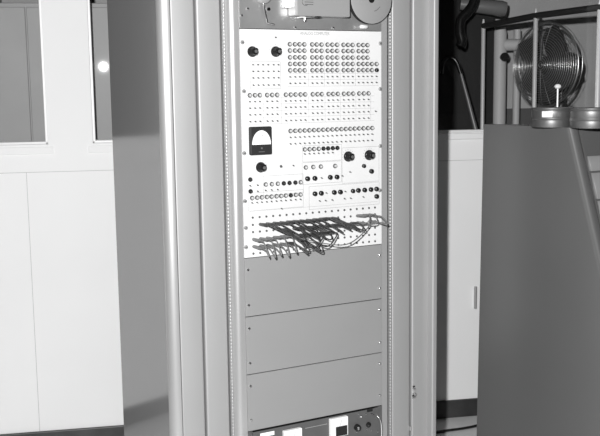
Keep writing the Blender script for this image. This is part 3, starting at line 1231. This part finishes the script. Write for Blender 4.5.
# tube railing: three polished posts and a dark top rail
posts = [(482.5, 20, 0.011), (534.2, 9.5, 0.0115), (598, 0.5, 0.0125)]
hr = 0.405
ptw = []
HZ = lambda x: 93.1 - 8.0 * x / 600
for (px_, py_, r_) in posts:
    dep = hr * F / (HZ(px_) - py_)
    p = at(px_, 100, dep)
    ptw.append(Vector((p.x, p.y, CAM.z + hr)))
ptw[0] = at(482.5, 100, 5.05)
ptw[0].z = onZ(482.5, 20, 0).z if False else (CAM + ray(482.5, 20) * 5.05).z
ptw[1] = at(534.2, 100, 4.72)
ptw[1].z = (CAM + ray(534.2, 9.5) * 4.72).z
ptw[2] = at(597.5, 100, 4.42)
ptw[2].z = (CAM + ray(597.5, 0.8) * 4.42).z
railg = thing('tube_frame', 'frame of bright upright tubes with a dark top rail, behind the glass', 'frame', (ptw[1].x, ptw[1].y, 0))
RO = Vector((ptw[1].x, ptw[1].y, 0))
for (p, (_, _, r_)) in zip(ptw, posts):
    mb = MB()
    zt_ = p.z
    q = Vector((p.x, p.y, 0)) - RO
    mb.lathe([(r_, 0.02), (r_, zt_ - 0.035), (r_ * 0.7, zt_ - 0.03), (r_ * 0.7, zt_ - 0.018), (r_ * 0.4, zt_)], q, 'Z', n=14)
    mb.build('upright_tube', 'tube', railg)
    mb = MB()
    mb.lathe([(0.03, 0), (0.03, 0.008), (r_, 0.02)], q, 'Z', n=14)
    mb.build('foot', 'tube', railg)
mb = MB()
rp = [Vector((p.x, p.y, p.z - 0.035)) - RO for p in ptw]
rp = [rp[0]] + rp[1:] + [rp[2] + (rp[2] - rp[1]) * 0.6]
mb.tube(rp, 0.016, n=10)
mb.build('top_rail', 'rail', railg)



def vpipe(pxc, wpx, depth, z0, z1):
    c = at(pxc, 80, depth)
    r = wpx / F * depth / 2
    return c, r


c, r = vpipe(499.5, 13, 5.4, 0, CEIL)
pr = thing('water_pipe', 'thick pale vertical pipe with valve behind the glass, left of the fan', 'pipe', (c.x, c.y, 0))
ztop = (CAM + ray(499.5, 28) * 5.4).z
mb = MB()
mb.lathe([(r, 0), (r, ztop - 0.03), (r * 0.8, ztop)], (0, 0, 0), 'Z', n=24)
mb.build('pipe', 'pipe', pr)
zb2 = (CAM + ray(510, 45) * 5.38).z
mb = MB()
e = RT.copy()
e.z = 0
e.normalize()
mb.lathe([(0.033, 0.0), (0.033, 0.20), (0.042, 0.20), (0.042, 0.225)], (0, 0, zb2), e, n=16)
mb.build('branch_pipe', 'pipe', pr)
zv = (CAM + ray(504, 57) * 5.3).z
mb = MB()
vb = e * 0.005 - Vector((FW.x, FW.y, 0)) * (r + 0.06)
mb.lathe([(0.024, 0), (0.024, 0.015)], vb + Vector((0, 0, zv)), -Vector((FW.x, FW.y, 0)), n=20)
mb.lathe([(0.014, -0.07), (0.014, 0.0)], vb + Vector((0, 0, zv)), -Vector((FW.x, FW.y, 0)), n=10)
mb.build('valve_wheel', 'black', pr)
c, r = vpipe(516.5, 7, 5.45, 0, CEIL)
mb = MB()
mb.lathe([(r, 0), (r, (CAM + ray(516, 30) * 5.45).z)], (0, 0, 0), 'Z', n=18)
mb.build('riser', 'pipe', pr, loc=Vector((c.x, c.y, 0)) - pr.location)

# round duct under the ceiling of the next room
pa, pb = at(460, 4, 5.12), at(506, 9, 5.12)
mb = MB()
dv = (pb - pa)
L = dv.length
mb.lathe([(0.030, 0), (0.038, L * 0.3), (0.042, L * 0.9), (0.036, L)], (0, 0, 0), dv, n=24)
tag(mb.build('air_duct', 'consolekey', loc=pa), 'short pale round duct high behind the glass, left of the fan', 'duct')
# dark curved hose and gooseneck tube, draped coat
mb = MB()
hp = [at(x, y, 4.95) for x, y in ((474, -14), (474, 2), (468, 12), (461, 20), (460, 32), (462, 42), (460, 47))]
h0 = hp[0].copy()
mb.tube([p - h0 for p in spline(hp, 8)], [0.02] * 20 + [0.034] * 40, n=10) if False else mb.tube([p - h0 for p in spline(hp, 8)], 0.027, n=10)
tag(mb.build('hose', 'black', loc=h0), 'thick black hose hanging in a bend behind the glass beside the cabinet', 'hose')
gp = [at(x, y, 4.75) for x, y in ((441, 74), (443, 62), (449, 57.5), (456, 61), (461, 74), (468, 100), (476, 131), (484, 165))]
g0 = gp[0].copy()
lamp = thing('gooseneck_stand', 'gooseneck stand with a bent black top and slanting pale tube behind the glass', 'stand', g0)
mb = MB()
mb.tube([p - g0 for p in spline(gp[:5], 6)], 0.011, n=8)
mb.build('bent_neck', 'black', lamp)
mb = MB()
gp2 = gp[7] + (gp[7] - gp[6]) * 4
k_ = gp2.z and (gp[7].z / (gp[6].z - gp[7].z))
foot = gp[7] + (gp[7] - gp[6]) * k_
mb.tube([p - g0 for p in (gp[4], gp[5], gp[6], gp[7], foot)], [0.008, 0.010, 0.012, 0.012, 0.012], n=10)
mb.build('slanting_tube', 'dulltube', lamp)

# dark board standing behind the glass next to the cabinet
bx = onW(494, 60, 1.0)[0]
tag(MB().box(1.36, bx, 1.0, 1.05, 0, 2.6, r=0.004).build('dark_board', 'rail', loc=WO, rz=WRZ), 'tall dark board standing behind the glass between the cabinet and the pale pipes', 'board')

# cabinet seen through the left windows
cxw = -1.05
cb = thing('storage_cabinet', 'grey storage cabinet seen through the far left window pane', 'cabinet', wp(0.62, 0.55), WRZ)
mb = MB()
mb.box(-0.60, 0.60, -0.22, 0.25, 0.0, 1.95, r=0.004)
mb.build('body', 'filecab', cb)
for s in (-1, 1):
    mb = MB()
    mb.box(-0.595 if s < 0 else -0.447, -0.453 if s < 0 else 0.595, -0.235, -0.222, 0.06, 1.93, r=0.003)
    mb.build('door', 'filecab', cb)

# ------------------------------------------------------------------ light: one flash by the camera, a faint fill lamp added under the ceiling
fl = bpy.data.lights.new('flash', 'SPOT')
fl.energy = 565
fl.spot_size = math.radians(110)
fl.spot_blend = 0.5
fl.shadow_soft_size = 0.024
fo = bpy.data.objects.new('flash', fl)
COL.objects.link(fo)
FLP = CAM + RT * (-0.13) + UP * 0.21
fo.location = FLP
fo.rotation_euler = (FW).to_track_quat('-Z', 'Y').to_euler()
ar = bpy.data.lights.new('fill_light', 'AREA')
ar.energy = 2
ar.shape = 'RECTANGLE'
ar.size = 2.5
ar.size_y = 1.2
ao = bpy.data.objects.new('fill_light', ar)
COL.objects.link(ao)
ao.location = (-0.8, -1.6, CEIL - 0.05)
wd = bpy.data.worlds.new('world')
S.world = wd
wd.use_nodes = True
wd.node_tree.nodes['Background'].inputs[0].default_value = (0.5, 0.5, 0.5, 1)
wd.node_tree.nodes['Background'].inputs[1].default_value = 0.005

S.view_settings.view_transform = 'Standard'
S.view_settings.look = 'None'
S.view_settings.gamma = 1
S.view_settings.exposure = 0.0
S.view_settings.use_curve_mapping = False
